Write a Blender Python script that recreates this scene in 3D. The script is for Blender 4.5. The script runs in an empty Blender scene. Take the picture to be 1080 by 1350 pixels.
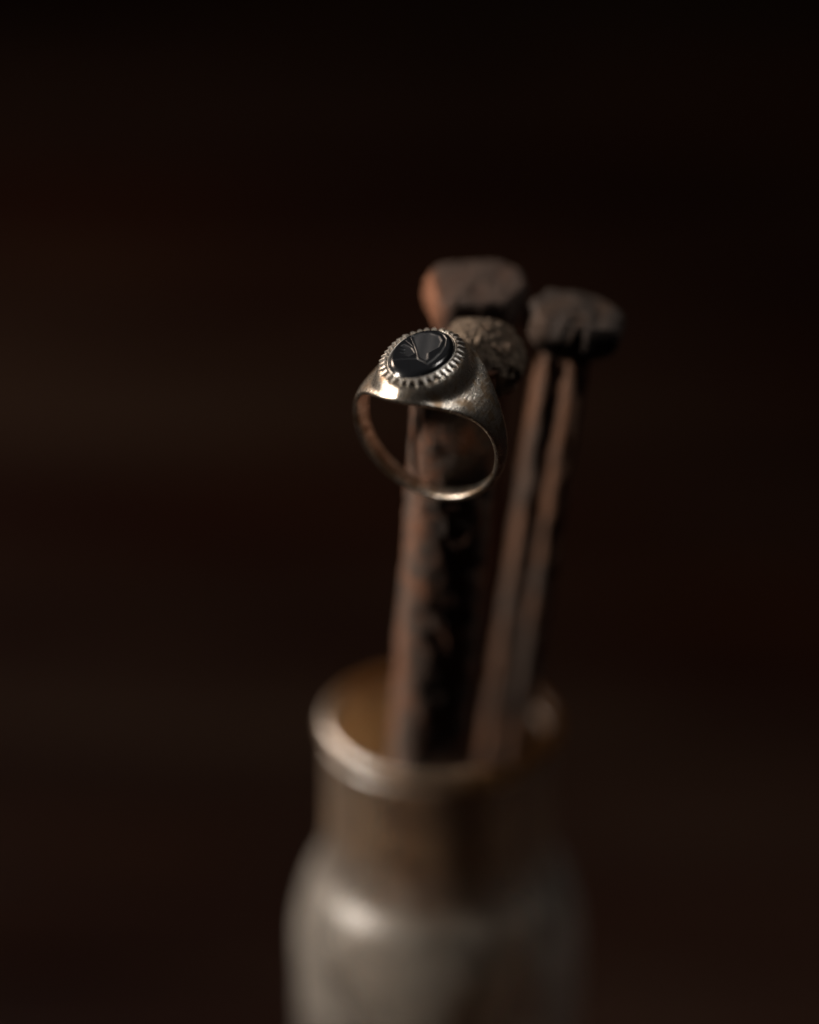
import bpy, math, random
from math import sin, cos, pi, radians
from mathutils import Vector, Matrix, noise

MM = 0.001                       # everything is dimensioned in millimetres
C = bpy.context.scene.collection
sc = bpy.context.scene
random.seed(7)

# ------------------------------------------------------------------ camera
cam_data = bpy.data.cameras.new('camera')
cam = bpy.data.objects.new('camera', cam_data)
C.objects.link(cam)
cam.location = Vector((-4.75, -353.9, 311.0)) * MM
cam.rotation_euler = (radians(90 - 24), 0, 0)
cam_data.sensor_fit = 'HORIZONTAL'
cam_data.sensor_width = 24
cam_data.lens = 75
cam_data.clip_start = 0.01
cam_data.clip_end = 20
cam_data.dof.use_dof = True
cam_data.dof.focus_distance = 0.3435
cam_data.dof.aperture_fstop = 2.6
cam_data.dof.aperture_blades = 0
sc.camera = cam

# ------------------------------------------------------------------ world, lamps, exposure
world = bpy.data.worlds.new('World')
sc.world = world
world.use_nodes = True
wb = world.node_tree.nodes['Background']
wb.inputs['Color'].default_value = (0.85, 0.62, 0.50, 1)
wb.inputs['Strength'].default_value = 0.0075


def area(name, target, direction, dist, size, power, color, spread):
    l = bpy.data.lights.new(name, 'AREA')
    l.shape = 'DISK'
    l.size = size
    l.energy = power
    l.color = color
    l.spread = radians(spread)
    o = bpy.data.objects.new(name, l)
    C.objects.link(o)
    d = Vector(direction).normalized()
    o.location = Vector(target) * MM + d * dist
    o.rotation_euler = d.to_track_quat('Z', 'Y').to_euler()
    return o


# low warm shaft of light from the left, and the dim cool light of a window high up behind
area('key_lamp', (0, -10, 150), (-0.89, -0.14, 0.40), 0.75, 0.12, 0.36, (1.0, 0.89, 0.78), 32)
area('window_lamp', (0, -10, 150), (0.52, 0.03, 0.82), 1.6, 0.36, 0.095, (1.0, 0.95, 0.90), 18)
# added fill without a seen source, brightens the left of the table behind
area('added_table_fill', (-190, 370, 0), (-0.50, 0.10, 0.75), 0.65, 0.25, 2.2, (1.0, 0.78, 0.62), 135)

sc.view_settings.view_transform = 'Standard'
sc.view_settings.look = 'None'
sc.view_settings.exposure = 0.0
sc.view_settings.gamma = 1.0
sc.render.engine = 'CYCLES'
sc.cycles.use_denoising = True
sc.cycles.max_bounces = 14
sc.cycles.transmission_bounces = 10
sc.cycles.transparent_max_bounces = 10
sc.cycles.sample_clamp_indirect = 2.0
sc.cycles.sample_clamp_direct = 30.0
sc.cycles.blur_glossy = 0.5


# ------------------------------------------------------------------ helpers
def thing(name, label, cat, loc=(0, 0, 0), group=None):
    o = bpy.data.objects.new(name, None)
    o.empty_display_size = 0.005
    C.objects.link(o)
    o.location = Vector(loc) * MM
    o['label'] = label
    o['category'] = cat
    if group:
        o['group'] = group
    return o


def mesh_obj(name, verts, faces, mat, parent=None, smooth=True, mask=None):
    me = bpy.data.meshes.new(name)
    me.from_pydata([Vector(v) * MM for v in verts], [], faces)
    me.validate()
    me.polygons.foreach_set('use_smooth', [smooth] * len(me.polygons))
    if mask is not None:
        at = me.attributes.new('mask', 'FLOAT', 'POINT')
        at.data.foreach_set('value', mask)
    me.materials.append(mat)
    me.update()
    o = bpy.data.objects.new(name, me)
    C.objects.link(o)
    if parent:
        o.parent = parent
    return o


def grid_faces(nu, nv, wrap_u=False, wrap_v=False):
    """vertex index = i*nv + j"""
    f = []
    for i in range(nu if wrap_u else nu - 1):
        for j in range(nv if wrap_v else nv - 1):
            a, b = i, (i + 1) % nu
            c, d = j, (j + 1) % nv
            f.append((a * nv + c, b * nv + c, b * nv + d, a * nv + d))
    return f


def sstep(a, b, x):
    t = min(1, max(0, (x - a) / (b - a)))
    return t * t * (3 - 2 * t)


def fbm(p, octv=4, rough=0.5):
    s, a, t = 0, 1, 0
    for k in range(octv):
        s += a * noise.noise(p)
        t += a
        a *= rough
        p = p * 2.03 + Vector((3.1, 1.7, 5.3))
    return s / t


# ------------------------------------------------------------------ material kit
class Mat:
    def __init__(self, name):
        self.m = bpy.data.materials.new(name)
        self.m.use_nodes = True
        self.nt = self.m.node_tree
        self.b = self.nt.nodes['Principled BSDF']
        self.tc = self.nt.nodes.new('ShaderNodeTexCoord')

    def new(self, t):
        return self.nt.nodes.new('ShaderNode' + t)

    def link(self, a, b):
        self.nt.links.new(a, b)

    def mapped(self, scale=(1, 1, 1), rot=(0, 0, 0), loc=(0, 0, 0)):
        n = self.new('Mapping')
        n.inputs['Scale'].default_value = scale
        n.inputs['Rotation'].default_value = rot
        n.inputs['Location'].default_value = loc
        self.link(self.tc.outputs['Object'], n.inputs['Vector'])
        return n.outputs['Vector']

    def noise(self, scale, detail=6, rough=0.55, vec=None, dist=0.0):
        """scale in features per millimetre"""
        n = self.new('TexNoise')
        n.inputs['Scale'].default_value = scale / MM
        n.inputs['Detail'].default_value = detail
        n.inputs['Roughness'].default_value = rough
        n.inputs['Distortion'].default_value = dist
        self.link(vec if vec else self.tc.outputs['Object'], n.inputs['Vector'])
        return n.outputs['Fac']

    def ramp(self, fac, stops):
        n = self.new('ValToRGB')
        e = n.color_ramp.elements
        while len(e) < len(stops):
            e.new(0.5)
        for k, (p, c) in enumerate(stops):
            e[k].position = p
            e[k].color = (c, c, c, 1) if isinstance(c, (int, float)) else (*c, 1)
        self.link(fac, n.inputs['Fac'])
        return n.outputs['Color']

    def mix(self, fac, a, b, mode='MIX'):
        n = self.new('Mix')
        n.data_type = 'RGBA'
        n.blend_type = mode
        for v, k in ((a, 6), (b, 7)):
            if isinstance(v, tuple):
                n.inputs[k].default_value = (*v, 1)
            else:
                self.link(v, n.inputs[k])
        if isinstance(fac, (int, float)):
            n.inputs[0].default_value = fac
        else:
            self.link(fac, n.inputs[0])
        return n.outputs[2]

    def math(self, op, a, b=None):
        n = self.new('Math')
        n.operation = op
        for k, v in enumerate((a, b)):
            if v is None:
                continue
            if isinstance(v, (int, float)):
                n.inputs[k].default_value = v
            else:
                self.link(v, n.inputs[k])
        return n.outputs[0]

    def bump(self, h, dist_mm, strength=1.0, normal=None):
        n = self.new('Bump')
        n.inputs['Distance'].default_value = dist_mm * MM
        n.inputs['Strength'].default_value = strength
        self.link(h, n.inputs['Height'])
        if normal:
            self.link(normal, n.inputs['Normal'])
        return n.outputs['Normal']

    def set(self, **kw):
        for k, v in kw.items():
            k = k.replace('_', ' ')
            if hasattr(v, 'links') or isinstance(v, bpy.types.NodeSocket):
                self.link(v, self.b.inputs[k])
            else:
                self.b.inputs[k].default_value = (*v, 1) if isinstance(v, tuple) else v


def rust_material(name, dark, mid, orange, rust_amount, grain, lit_flank=None, blotch=0.16, stretch=0.45):
    M = Mat(name)
    long = M.mapped((1, 1, stretch))
    n1 = M.noise(blotch, 7, 0.62, long, 0.4)
    n2 = M.noise(0.9, 8, 0.7)
    n3 = M.noise(3.2, 5, 0.7)
    base = M.mix(M.ramp(n2, [(0.35, 0.0), (0.65, 1.0)]), dark, mid)
    o = M.mix(M.ramp(n3, [(0.3, 0.0), (0.75, 1.0)]), orange, tuple(c * 0.55 for c in orange))
    fac = M.ramp(n1, [(rust_amount - 0.09, 1.0), (rust_amount + 0.09, 0.0)])
    if lit_flank is not None:
        # orange rust on the -x side, which also paints in light from the left
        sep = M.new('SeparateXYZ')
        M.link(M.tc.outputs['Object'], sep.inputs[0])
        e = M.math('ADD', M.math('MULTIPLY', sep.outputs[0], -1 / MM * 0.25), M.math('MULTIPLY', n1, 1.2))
        fac = M.math('MAXIMUM', M.math('MULTIPLY', fac, 0.25), M.ramp(M.math('SUBTRACT', e, lit_flank * 0.25), [(0.45, 0.0), (0.75, 1.0)]))
    col = M.mix(fac, base, o)
    M.set(Base_Color=col, Metallic=0.1, Specular_IOR_Level=0.28,
          Roughness=M.ramp(n2, [(0.3, 0.55), (0.7, 0.9)]))
    nb = M.bump(n2, 0.45 * grain)
    nb = M.bump(n3, 0.16 * grain, 1.0, nb)
    M.set(Normal=nb)
    return M.m


m_rust_a = rust_material('rusty_iron_orange', (0.040, 0.025, 0.021), (0.085, 0.050, 0.038), (0.24, 0.095, 0.050), 0.50, 1.0)
m_rust_ah = rust_material('rusty_iron_lit_flank', (0.036, 0.024, 0.020), (0.078, 0.050, 0.038), (0.20, 0.082, 0.042), 0.40, 0.9, 5.8)
m_rust_b = rust_material('rusty_iron_dark', (0.036, 0.026, 0.022), (0.100, 0.068, 0.052), (0.17, 0.072, 0.038), 0.47, 1.0, None, 0.26, 0.8)
m_rust_bh = rust_material('rusty_iron_grey_crust', (0.085, 0.060, 0.043), (0.29, 0.22, 0.158), (0.16, 0.085, 0.05), 0.40, 2.6, None, 0.4, 1.0)
m_rust_c = rust_material('rusty_iron_brown', (0.034, 0.023, 0.019), (0.058, 0.038, 0.028), (0.13, 0.060, 0.032), 0.50, 0.8)
m_rust_ch = rust_material('rusty_iron_black_brown', (0.026, 0.019, 0.016), (0.056, 0.040, 0.033), (0.085, 0.048, 0.030), 0.44, 1.3)

# tarnished silver
M = Mat('tarnished_silver')
pat = M.noise(0.42, 8, 0.68, None, 0.3)
fine = M.noise(2.6, 6, 0.7)
scr = M.noise(1.0, 4, 0.6, M.mapped((5.0, 0.35, 1.2), (0.3, 0.2, 0.6)))
scr2 = M.noise(1.0, 4, 0.6, M.mapped((0.5, 6.0, 1.0), (0.1, 0.5, -0.4)))
tarn = M.ramp(pat, [(0.46, 0.0), (0.58, 1.0)])
spots = M.ramp(fine, [(0.50, 0.0), (0.62, 1.0)])
col = M.mix(tarn, (0.82, 0.765, 0.68), (0.31, 0.225, 0.15))
col = M.mix(M.math('MULTIPLY', spots, 0.5), col, (0.13, 0.09, 0.06))
M.set(Base_Color=col, Metallic=1.0,
      Roughness=M.math('ADD', M.ramp(fine, [(0.3, 0.20), (0.7, 0.34)]), M.math('MULTIPLY', tarn, 0.10)))
nb = M.bump(scr, 0.045)
nb = M.bump(scr2, 0.035, 1.0, nb)
nb = M.bump(fine, 0.014, 1.0, nb)
M.set(Normal=nb)
m_silver = M.m

M = Mat('bright_cut_silver')
f = M.noise(3.0, 6, 0.7)
M.set(Base_Color=M.mix(M.ramp(f, [(0.5, 0.0), (0.75, 1.0)]), (0.96, 0.93, 0.88), (0.68, 0.60, 0.50)),
      Metallic=1.0, Roughness=0.40, Normal=M.bump(f, 0.02))
m_bright = M.m

M = Mat('blackened_silver')
f = M.noise(2.0, 6, 0.7)
M.set(Base_Color=M.mix(M.ramp(f, [(0.45, 0.0), (0.75, 1.0)]), (0.025, 0.02, 0.017), (0.14, 0.11, 0.085)),
      Metallic=0.8, Roughness=0.5, Normal=M.bump(f, 0.03))
m_black = M.m

# carved black stone: polished with a matte etched field (mask 1) and slightly grey cut lines
M = Mat('polished_black_stone')
at = M.new('Attribute')
at.attribute_name = 'mask'
mk = at.outputs['Fac']
g = M.noise(5.0, 4, 0.8)
speck = M.math('MULTIPLY', mk, M.ramp(g, [(0.35, 0.25), (0.7, 1.0)]))
M.set(Base_Color=M.mix(speck, (0.008, 0.009, 0.011), (0.045, 0.049, 0.056)),
      Metallic=0.0, Specular_IOR_Level=0.9,
      Roughness=M.math('ADD', 0.17, M.math('MULTIPLY', mk, 0.30)),
      Normal=M.bump(M.math('MULTIPLY', mk, g), 0.04))
m_stone = M.m

# old dusty bottle glass
M = Mat('dusty_bottle_glass')
d1 = M.noise(0.075, 6, 0.6, None, 0.5)
d2 = M.noise(0.7, 6, 0.65)
dust = M.math('MULTIPLY', M.ramp(d1, [(0.38, 0.15), (0.60, 1.0)]), M.ramp(d2, [(0.3, 0.6), (0.7, 1.0)]))
M.set(Base_Color=(0.80, 0.66, 0.48), Transmission_Weight=1.0, IOR=1.52, Specular_IOR_Level=1.0,
      Roughness=M.ramp(d2, [(0.3, 0.32), (0.7, 0.48)]),
      Normal=M.bump(d1, 0.6, 0.6))
dif = M.new('BsdfDiffuse')
sepz = M.new('SeparateXYZ')
M.link(M.tc.outputs['Object'], sepz.inputs[0])
hgt = M.math('MULTIPLY', M.math('SUBTRACT', sepz.outputs[2], 0.088), 40.0)        # rust has washed down the neck
st = M.ramp(M.math('ADD', M.math('MULTIPLY', d2, 0.6), M.math('MINIMUM', hgt, 0.55)), [(0.40, 0.0), (0.85, 1.0)])
ma = M.new('Attribute')
ma.attribute_name = 'mask'                    # inside of the neck crusted with rust, lip painted with shade
crust_shade = M.math('MULTIPLY', ma.outputs['Fac'], M.ramp(d2, [(0.3, 0.86), (0.6, 1.0)]))
base_dust = M.mix(st, (0.54, 0.51, 0.46), (0.32, 0.20, 0.11))
M.link(M.mix(ma.outputs['Fac'], base_dust, (0.10, 0.042, 0.014)), dif.inputs['Color'])
trl = M.new('BsdfTranslucent')
trl.inputs['Color'].default_value = (0.55, 0.36, 0.19, 1)
ms = M.new('MixShader')
ms.inputs[0].default_value = 0.35
M.link(dif.outputs[0], ms.inputs[1])
M.link(trl.outputs[0], ms.inputs[2])
mm_ = M.new('MixShader')
M.link(M.math('MAXIMUM', M.math('MULTIPLY', dust, 0.38), crust_shade), mm_.inputs[0])
M.link(M.b.outputs[0], mm_.inputs[1])
M.link(ms.outputs[0], mm_.inputs[2])
out = M.nt.nodes['Material Output']
M.link(mm_.outputs[0], out.inputs['Surface'])
m_glass = M.m

# dark stained boards
M = Mat('dark_stained_wood')
oi = M.new('ObjectInfo')
big = M.noise(0.0085, 3, 0.5, M.mapped((0.30, 1.0, 1.0)))
big2 = M.noise(0.0060, 3, 0.5, M.mapped((0.45, 1.0, 1.0), (0, 0, 0.15), (-0.048, 0.316, 0)))
gr = M.noise(0.05, 8, 0.65, M.mapped((0.06, 1.0, 1.0)), 0.6)
col = M.mix(M.ramp(big, [(0.42, 0.0), (0.62, 1.0)]), (0.0085, 0.0020, 0.0012), (0.036, 0.023, 0.016))
col = M.mix(M.ramp(big2, [(0.52, 0.0), (0.68, 1.0)]), col, (0.036, 0.012, 0.003))
col = M.mix(M.math('MULTIPLY', M.ramp(gr, [(0.35, 0.0), (0.65, 1.0)]), 0.4), col, (0.005, 0.002, 0.0015))
col = M.mix(M.math('MULTIPLY', oi.outputs['Random'], 0.6), col, (0.008, 0.002, 0.0013))
M.set(Base_Color=col, Roughness=M.ramp(gr, [(0.3, 0.40), (0.7, 0.62)]), Specular_IOR_Level=0.08,
      Normal=M.bump(gr, 0.25))
m_wood = M.m

# ------------------------------------------------------------------ the table
table = thing('table_surface', 'dark stained board tabletop, far out of focus behind the bottle', 'table', (0, 0, 0))
table['kind'] = 'structure'
del table['category']
bw = 96.0
y = -260.0
k = 0
while y < 1900:
    x0, x1 = -1100.0, 1100.0
    w = bw + random.uniform(-8, 8)
    r = 1.6
    prof = [(y + 0.9, -22), (y + 0.9, -r), (y + 0.9 + r * .4, -r * .35), (y + 0.9 + r, 0),
            (y + w - 0.9 - r, 0), (y + w - 0.9 - r * .4, -r * .35), (y + w - 0.9, -r), (y + w - 0.9, -22)]
    vs = [(x0, a, b) for a, b in prof] + [(x1, a, b) for a, b in prof]
    n = len(prof)
    fs = [(i, (i + 1) % n, n + (i + 1) % n, n + i) for i in range(n)] + [tuple(range(n))[::-1], tuple(range(n, 2 * n))]
    b = mesh_obj('board', vs, fs, m_wood, table, smooth=False)
    b.location.z = random.uniform(-0.4, 0.0) * MM if k else 0
    y += w
    k += 1


# ------------------------------------------------------------------ iron spikes
def frame_from(bottom, top, roll):
    z = (Vector(top) - Vector(bottom)).normalized()
    x = Vector((1, 0, 0))
    x = (x - z * x.dot(z)).normalized()
    yv = z.cross(x)
    R = Matrix((x, yv, z)).transposed().to_4x4() @ Matrix.Rotation(roll, 4, 'Z')
    return R


def shank(length, section, seed, rough, parent, mat, tip=16.0, waviness=0.0):
    """section(a, h) -> radius in mm at angle a, height h"""
    nu, nv = int(length / 1.1), 72
    V = []
    for i in range(nu):
        h = length * i / (nu - 1)
        tp = min(1.0, 0.12 + 0.88 * (h / tip)) if h < tip else 1.0
        wx = waviness * noise.noise(Vector((h * 0.03, seed, 0)))
        wy = waviness * noise.noise(Vector((h * 0.03, seed, 9)))
        for j in range(nv):
            a = 2 * pi * j / nv
            r = section(a, h)
            x, yy = r * cos(a), r * sin(a)
            p = Vector((x, yy, h))
            q = Vector((x * 0.16, yy * 0.16, h * 0.10)) + Vector((seed, 0, 0))
            d = rough * (1.3 * fbm(q, 3) + 0.7 * fbm(p * 0.55 + Vector((seed, 3, 0)), 4, 0.6))
            # flakes of scale that have let go
            fl = fbm(p * 0.30 + Vector((0, seed, 7)), 3)
            d -= rough * 0.75 * sstep(0.10, 0.20, fl)
            k2 = (r + d) / r
            V.append((x * k2 + wx, yy * k2 * tp + wy, h))
    F = grid_faces(nu, nv, False, True)
    F = [f[::-1] for f in F]
    F.append(tuple(range(nv)))
    F.append(tuple(range((nu - 1) * nv, nu * nv))[::-1])
    return mesh_obj('shank', V, F, mat, parent)


def superellipse(hx, hy, p):
    def s(a, h):
        return 1.0 / ((abs(cos(a)) / hx) ** p + (abs(sin(a)) / hy) ** p) ** (1.0 / p)
    return s


def head(parent, mat, loc, rot, outline, levels, seed, rough, dome=0.0, detail=1.0):
    """outline(a)->radius; levels [(z, scale)...] from underside to the top edge"""
    nv = 120
    rings = []
    for k in range(len(levels) - 1):
        (z0, s0), (z1, s1) = levels[k], levels[k + 1]
        m = max(2, int(abs(z1 - z0) / 0.35) + int(abs(s1 - s0) * 10))
        for q in range(m):
            t = q / m
            rings.append((z0 + (z1 - z0) * t, s0 + (s1 - s0) * t, 0))
    zt, st = levels[-1]
    for q in range(17):
        t = q / 16
        rings.append((zt, st * (1 - t) + 0.002, t))
    V = []
    for (z, s, t) in rings:
        for j in range(nv):
            a = 2 * pi * j / nv
            r = outline(a) * s
            zz = z + dome * (1 - (1 - t) ** 2) if t > 0 else z
            p = Vector((r * cos(a), r * sin(a), zz))
            nrm = Vector((cos(a) * (1 - sstep(0, .3, t)), sin(a) * (1 - sstep(0, .3, t)), 0.35 + sstep(0, .3, t)))
            d = rough * (0.9 * fbm(p * 0.28 + Vector((seed, 0, 0)), 3) + 0.55 * detail * fbm(p * 0.9 + Vector((0, seed, 0)), 4, 0.65))
            p = p + nrm.normalized() * d
            V.append(tuple(p))
    F = grid_faces(len(rings), nv, False, True)
    F = [f[::-1] for f in F]
    F.append(tuple(range(nv)))
    F.append(tuple(range((len(rings) - 1) * nv, len(rings) * nv))[::-1])
    o = mesh_obj('head', V, F, mat, parent)
    o.location = Vector(loc) * MM
    o.rotation_euler = rot
    return o


def spike(name, label, bottom, top, roll):
    o = thing(name, label, 'spike', bottom, 'rusty iron spikes standing in the bottle')
    o.rotation_euler = frame_from(bottom, top, roll).to_euler()
    L = (Vector(top) - Vector(bottom)).length
    return o, L


def poly_outline(pts, soft=0.0, rot=0.0):
    """radius of a convex polygon (with rounded corners) as a function of angle"""
    N = 360
    import math as m_
    rad = []
    for i in range(N):
        a = 2 * pi * i / N
        d = Vector((cos(a), sin(a)))
        best = 1e9
        for k in range(len(pts)):
            p, q = Vector(pts[k]), Vector(pts[(k + 1) % len(pts)])
            e = q - p
            den = d.x * e.y - d.y * e.x
            if abs(den) < 1e-9:
                continue
            t = (p.x * e.y - p.y * e.x) / den
            u = (p.x * d.y - p.y * d.x) / den
            if t > 0 and -1e-6 <= u <= 1 + 1e-6:
                best = min(best, t)
        rad.append(best)
    w = max(1, int(soft))
    sm = [sum(rad[(i + j) % N] for j in range(-w, w + 1)) / (2 * w + 1) for i in range(N)]
    return lambda a: sm[int(round((a - rot) / (2 * pi) * N)) % N]


# A: tall spike at the back left with a broad flat head
bA, tA = (-3.0, 16.5, 5.5), (4.6, -5.9, 188.6)
sA, LA = spike('rusty_spike', 'tallest spike at the back, broad flat chisel-edged head with orange rust and painted-in light on its left edge', bA, tA, 0.20)
shank(LA, superellipse(4.8, 4.5, 5), 11.0, 0.55, sA, m_rust_a)
oA = poly_outline([(-7.0, -3.6), (-5.2, -5.4), (3.0, -5.6), (7.0, -1.0), (6.9, 3.6), (4.2, 6.0), (-5.0, 5.8), (-7.1, 3.5)], 7)
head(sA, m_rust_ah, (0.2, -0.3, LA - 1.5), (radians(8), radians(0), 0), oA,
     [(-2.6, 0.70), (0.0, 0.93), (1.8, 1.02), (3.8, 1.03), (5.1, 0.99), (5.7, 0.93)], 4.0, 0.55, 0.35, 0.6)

# B: thick front spike, ring leans on it
bB, tB = (-8.7, 8.7, 5.5), (2.25, -23.26, 187.2)
sB, LB = spike('rusty_spike', 'thickest spike, lumpy grey crusted head and pitted dark shank right behind the ring', bB, tB, 0.16)
shank(LB, superellipse(5.9, 5.5, 3.4), 23.0, 0.40, sB, m_rust_b, waviness=0.6)
oB = poly_outline([(-5.3, -4.0), (-3.0, -5.6), (2.5, -5.7), (5.3, -3.6), (6.1, 0.2), (4.9, 4.2), (1.5, 5.9), (-3.0, 5.6), (-5.4, 3.0)], 14)
head(sB, m_rust_bh, (3.4, 1.8, LB - 1.4), (radians(12), radians(4), 0), oB,
     [(-3.4, 0.80), (-1.5, 0.97), (0.8, 1.02), (2.2, 0.96), (3.0, 0.86)], 9.0, 0.62, 1.6, 3.0)

# C: right spike with a groove and a lobed head
bC, tC = (4.0, 7.4, 60.0), (17.6, -9.9, 185.6)
sC, LC = spike('rusty_spike', 'right-hand spike with two long ridges down its shank and a chipped flat head, leaning right', bC, tC, 0.10)


cs = poly_outline([(-4.4, 4.2), (-4.9, 1.5), (-3.6, -3.0), (0.0, -3.0), (1.0, -4.6), (4.2, -4.6), (4.6, 4.3)], 3)


def groove_section(a, h):
    return 0.80 * cs(a)


shank(LC, groove_section, 37.0, 0.38, sC, m_rust_c, tip=20)
oC = poly_outline([(-6.6, -2.6), (-4.6, -5.2), (0.6, -5.9), (5.2, -4.8), (7.3, -0.6), (6.2, 3.6), (1.8, 5.6), (-3.6, 5.2), (-6.8, 1.6)], 6)


def oC2(a):
    return oC(a) * (1 + 0.035 * sin(9 * a + 0.6) + 0.02 * sin(17 * a))


head(sC, m_rust_ch, (0.6, 0.0, LC - 0.8), (radians(3), radians(5), 0), oC2,
     [(-1.4, 0.62), (0.2, 0.90), (1.6, 1.0), (3.6, 1.0), (4.6, 0.95), (5.0, 0.9)], 15.0, 0.5, 0.3, 0.7)

# ------------------------------------------------------------------ the bottle
bottle = thing('glass_bottle', 'old dusty brownish glass bottle with a rolled lip, holding the rusty spikes', 'bottle', (0, 0, 0.4))


def lathe(profile, n=144, wob=0.0, seed=0.0):
    V = []
    for (r, z) in profile:
        for j in range(n):
            a = 2 * pi * j / n
            rr = r * (1 + wob * noise.noise(Vector((cos(a), sin(a), z * 0.03 + seed))))
            V.append((rr * cos(a), rr * sin(a), z))
    F = grid_faces(len(profile), n, True, True)
    return V, F


def curve(pts, n=6):
    """Catmull-Rom through profile points"""
    out = []
    for i in range(len(pts) - 1):
        p0 = pts[max(0, i - 1)]
        p1, p2 = pts[i], pts[i + 1]
        p3 = pts[min(len(pts) - 1, i + 2)]
        for k in range(n):
            t = k / n
            out.append(tuple(0.5 * (2 * p1[c] + (p2[c] - p0[c]) * t + (2 * p0[c] - 5 * p1[c] + 4 * p2[c] - p3[c]) * t * t
                                    + (3 * p1[c] - p0[c] - 3 * p2[c] + p3[c]) * t ** 3) for c in (0, 1)))
    out.append(pts[-1])
    return out


outer = curve([(0.6, 0.6), (12, 0.9), (20.5, 0.2), (22.5, 2.5), (23.1, 8), (23.2, 30), (23.1, 60), (23.2, 75), (22.8, 82), (21.1, 88.5), (18.8, 93.0), (18.1, 98), (18.0, 106), (18.1, 114.6)])
inner = curve([(16.9, 114.6), (16.8, 106), (16.8, 98), (17.5, 93), (19.5, 87), (21.1, 80), (21.7, 73), (22.0, 40), (21.8, 10), (20.0, 5.2), (12, 4.6), (0.6, 4.4)])
prof = outer + inner
V, F = lathe(prof, wob=0.012)
n_out = len(outer)
mesh_obj('body', V, F, m_glass, bottle,
         mask=[sstep(86, 95, V[i][2]) if i >= n_out * 144 else 0.0 for i in range(len(V))])
# rolled lip
lip = []
for k in range(28):
    a = 2 * pi * k / 28
    lip.append((17.75 + 1.1 * cos(a), 116.5 + 1.7 * sin(a)))
V, F = lathe(lip, wob=0.014, seed=4)
mesh_obj('lip', V, F, m_glass, bottle,          # rust brown painted on its right and back to darken them as shade
         mask=[sstep(-1, 9, max(v[0], v[1] - 2) + 3 * noise.noise(Vector(v) * 0.2)) for v in V])

# ------------------------------------------------------------------ the ring
RT = Vector((0.8931, -0.4493, -0.0246))
RA = Vector((0.4397, 0.8598, 0.2594))
RN = Vector((-0.0955, -0.2425, 0.9654))
ring = thing('signet_ring', 'tarnished silver signet ring set with a carved oval black stone, leaning upright against the spikes', 'ring',
             (-1.9, -29.66, 178.74))
ring.rotation_euler = Matrix((RT, RA, RN)).transposed().to_euler()

R_IN = 10.30          # inner radius
LT, LA_ = 4.12, 5.65  # stone half axes
HP = 12.45            # height of the plateau
W0, WT = 1.15, 8.35


def half_w(phi):
    c = 0.5 + 0.5 * cos(phi)
    return W0 + (WT - W0) * (0.90 * c ** 5.6 + 0.10 * c ** 1.5)


def head_r(phi, y):
    """outer radius of the bezel cone at hoop angle phi and axial position y"""
    if abs(phi) > 1.45:
        return 0.0
    ax, ay = LT + 0.95, LA_ + 0.90

    def f(rho):
        n_, x_ = rho * cos(phi), rho * sin(phi)
        s = math.sqrt((x_ / ax) ** 2 + (y / ay) ** 2)
        k = 16.0
        sp = math.log1p(math.exp(min(40, k * (s - 1.0)))) / k
        return n_ - (HP - (1.5 + 11.0 * abs(sin(phi))) * sp - 16.0 * cos(phi) ** 4 * min(sp, 0.35) ** 2)
    lo, hi = 5.0, 20.0
    for _ in range(28):
        m_ = 0.5 * (lo + hi)
        if f(m_) > 0:
            hi = m_
        else:
            lo = m_
    return 0.5 * (lo + hi)


def smax(a, b, k):
    return math.log(math.exp(a * k) + math.exp(b * k)) / k


nphi, nv = 420, 44
V = []
for i in range(nphi):
    phi = -pi + 2 * pi * i / nphi
    w = half_w(phi)
    wear = 1 + 0.02 * noise.noise(Vector((cos(phi) * 2, sin(phi) * 2, 1)))
    row = []
    for j in range(nv):
        v = -1 + 2 * j / (nv - 1)
        v = math.copysign(1 - (1 - abs(v)) ** 1.25, v)
        y_ = v * w * wear
        crown = 1.0 - abs(v) ** 2.6
        Rs = R_IN + 0.58 + 0.40 * crown
        hr = head_r(phi, y_)
        rho = smax(Rs, hr, 4.5) if hr > 0 else Rs
        if abs(v) > 0.999:
            rho = max(R_IN + 0.48, rho - 0.12)
        row.append((rho * sin(phi), y_, rho * cos(phi)))
    # round the edges over to the inside
    for (v, rr) in ((0.985, R_IN + 0.10), (0.93, R_IN + 0.0), (0.5, R_IN - 0.04), (0.0, R_IN - 0.05), (-0.5, R_IN - 0.04), (-0.93, R_IN + 0.0), (-0.985, R_IN + 0.10)):
        row.append((rr * sin(phi), v * w * wear, rr * cos(phi)))
    V += row
nr = nv + 7
F = grid_faces(nphi, nr, True, True)
band = mesh_obj('band', V, F, m_silver, ring)


# stone: carved heightfield on an oval with bevelled rim
def seg_dist(px, py, pts):
    best = 1e9
    tt = 0
    for k in range(len(pts) - 1):
        ax, ay = pts[k]
        bx, by = pts[k + 1]
        dx, dy = bx - ax, by - ay
        t = max(0, min(1, ((px - ax) * dx + (py - ay) * dy) / (dx * dx + dy * dy)))
        d = math.hypot(px - ax - dx * t, py - ay - dy * t)
        if d < best:
            best = d
            tt = (k + t) / (len(pts) - 1)
    return best, tt


def inside(px, py, poly):
    c = False
    for k in range(len(poly)):
        x1, y1 = poly[k]
        x2, y2 = poly[k - 1]
        if (y1 > py) != (y2 > py) and px < (x2 - x1) * (py - y1) / (y2 - y1) + x1:
            c = not c
    return c


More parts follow.
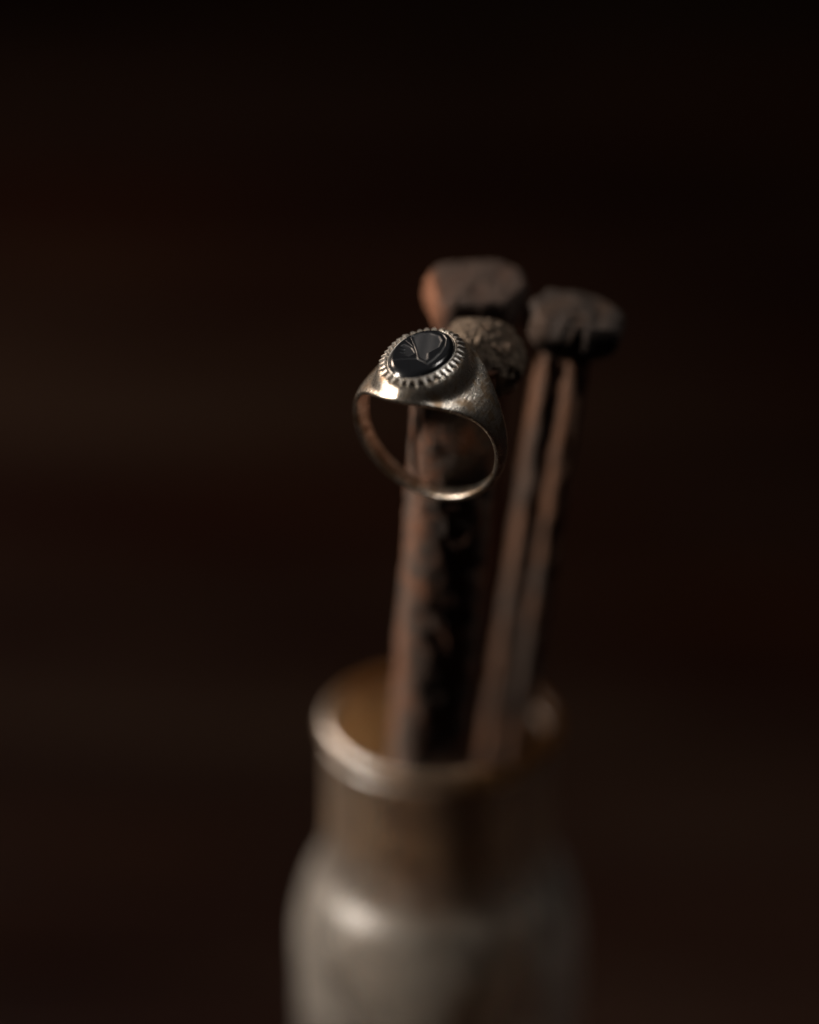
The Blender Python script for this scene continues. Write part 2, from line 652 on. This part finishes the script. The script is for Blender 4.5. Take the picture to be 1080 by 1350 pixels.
line1 = [(-3.33, 3.01), (-1.68, 1.01), (-0.55, -0.5), (0.33, -1.88), (2.11, -2.49)]
line2 = [(-3.83, 1.94), (-1.4, 0.44)]
line3 = [(-3.02, -3.39), (-2.06, -2.72), (-0.83, -2.22), (0.33, -1.88)]
arc = [(-0.36, 5.0), (0.87, 4.6), (1.88, 3.6), (2.47, 2.01), (2.66, 0.28), (2.44, -1.37), (2.11, -2.49)]
field = [(-3.05, 2.89), (-2.2, 3.86), (-0.69, 4.39), (0.78, 4.11), (1.72, 3.1), (2.0, 1.62), (1.5, 0.55), (1.23, -0.11), (1.78, -1.37), (1.62, -2.1), (0.15, -1.5)]
teeth = [(-3.35, 0.65), (-3.42, 0.06), (-2.55, -0.26), (-3.37, -0.56), (-2.22, -0.93), (-3.12, -1.37), (-1.7, -1.54), (-2.9, -1.96), (-1.0, -1.78)]
jag = [(-0.4, -0.6), (-1.6, 0.5), (-3.0, 0.9)] + teeth[1:]
V, mask = [], []
nr_, na = 110, 300
TOP = 13.40
for i in range(nr_):
    s = 1e-3 + (1 - 1e-3) * i / (nr_ - 1)
    for j in range(na):
        a = 2 * pi * j / na
        x, yv = LT * s * cos(a), LA_ * s * sin(a)
        z = TOP
        mk_ = 0.0
        if s > 0.84:
            z -= 0.60 * ((s - 0.84) / 0.16) ** 1.7
        else:
            for pl, dep, wd in ((line1, 0.15, 0.13), (line2, 0.14, 0.14), (line3, 0.15, 0.15), (arc, 0.15, 0.22)):
                d, t = seg_dist(x, yv, pl)
                q = max(0, 1 - d / wd)
                z -= dep * q * (1 - 0.3 * t)
                mk_ = max(mk_, 0.5 * min(1, q * 2.0))
            if inside(x, yv, field):
                dmin, _ = seg_dist(x, yv, field + [field[0]])
                e = min(1, dmin / 0.35)
                z -= 0.16 * e + 0.03 * sin(3 * x + yv) * e
                mk_ = max(mk_, 0.8 * min(1, dmin / 0.25))
            if inside(x, yv, jag):
                dmin, _ = seg_dist(x, yv, jag + [jag[0]])
                z -= 0.15 * min(1, dmin / 0.30)
                mk_ = max(mk_, 0.45 * min(1, dmin / 0.15))
            z += 0.0
        V.append((x, yv, z))
        mask.append(mk_)
for s, z in ((1.003, TOP - 0.70), (1.0, TOP - 0.90), (1.0, TOP - 1.15)):
    for j in range(na):
        a = 2 * pi * j / na
        V.append((LT * s * cos(a), LA_ * s * sin(a), z))
        mask.append(0.0)
nr2 = nr_ + 3
F = [f for f in grid_faces(nr2, na, False, True)]
F.append(tuple(range(na))[::-1])
F.append(tuple(range((nr2 - 1) * na, nr2 * na)))
mesh_obj('stone', V, F, m_stone, ring, mask=mask)


def oval_tube(name, offx, z, prof, mat, wob=0.0):
    n = 220
    V = []
    for j in range(n):
        a = 2 * pi * j / n
        p = Vector((LT * cos(a), LA_ * sin(a)))
        nn = Vector((cos(a) / LT, sin(a) / LA_)).normalized()
        for (r, dz) in prof:
            q = p + nn * (offx + r + wob * noise.noise(Vector((a * 7, r * 9, 1))))
            V.append((q.x, q.y, z + dz + wob * noise.noise(Vector((a * 9, dz * 9, 4)))))
    return mesh_obj(name, V, grid_faces(n, len(prof), True, True), mat, ring)


# thin setting wall hugging the stone, and the blackened channel floor between it and the teeth
oval_tube('bezel_wall', 0.10, 12.55, [(-0.07, -0.25), (0.08, -0.25), (0.10, 0.18), (0.05, 0.27), (-0.04, 0.27), (-0.07, 0.20)], m_bright, 0.05)
oval_tube('bezel_channel', 0.0, HP + 0.03, [(0.10, -0.12), (0.92, -0.22), (0.88, 0.03), (0.50, 0.06), (0.10, 0.06)], m_black, 0.03)

# file-cut teeth round the stone
NT = 34
# arc-length spacing round the oval
pts = []
L_ = 0.0
prev = None
NS = 4000
for j in range(NS + 1):
    a = 2 * pi * j / NS
    p = Vector(((LT + 0.6) * cos(a), (LA_ + 0.6) * sin(a)))
    if prev is not None:
        L_ += (p - prev).length
    pts.append((L_, a))
    prev = p
pitch = L_ / NT
hw = pitch * 0.38
tv = [(-hw, -0.14, -0.30), (hw, -0.14, -0.30), (hw * 0.96, -0.10, 0.34), (-hw * 0.96, -0.10, 0.34),
      (-hw * 0.50, 0.16, 0.36), (hw * 0.50, 0.16, 0.36), (0.0, 0.98, -0.14), (-hw * 0.9, 0.10, -0.30), (hw * 0.9, 0.10, -0.30), (0.0, 1.02, -0.40)]
tf = [(0, 1, 2, 3), (3, 2, 5, 4), (4, 5, 6), (3, 4, 7, 0), (2, 1, 8, 5), (4, 6, 9, 7), (5, 8, 9, 6), (0, 7, 9, 8, 1)]
tooth_mesh = None
jj = 0
for k in range(NT):
    target = pitch * (k + 0.5)
    while pts[jj][0] < target:
        jj += 1
    a = pts[jj][1]
    nn = Vector((cos(a) / LT, sin(a) / LA_, 0)).normalized()
    p = Vector((LT * cos(a), LA_ * sin(a), 0)) + nn * 0.42
    if tooth_mesh is None:
        o = mesh_obj('bezel_tooth', tv, tf, m_bright, ring, smooth=False)
        tooth_mesh = o.data
    else:
        o = bpy.data.objects.new('bezel_tooth', tooth_mesh)
        C.objects.link(o)
        o.parent = ring
    o.location = Vector((p.x, p.y, HP + 0.12)) * MM
    o.rotation_euler = (radians(random.uniform(-4, 4)), 0, math.atan2(nn.y, nn.x) - pi / 2 + radians(random.uniform(-7, 7)))
    q = random.uniform(0.93, 1.05)
    o.scale = (random.uniform(0.82, 1.04), q, random.uniform(0.9, 1.05))
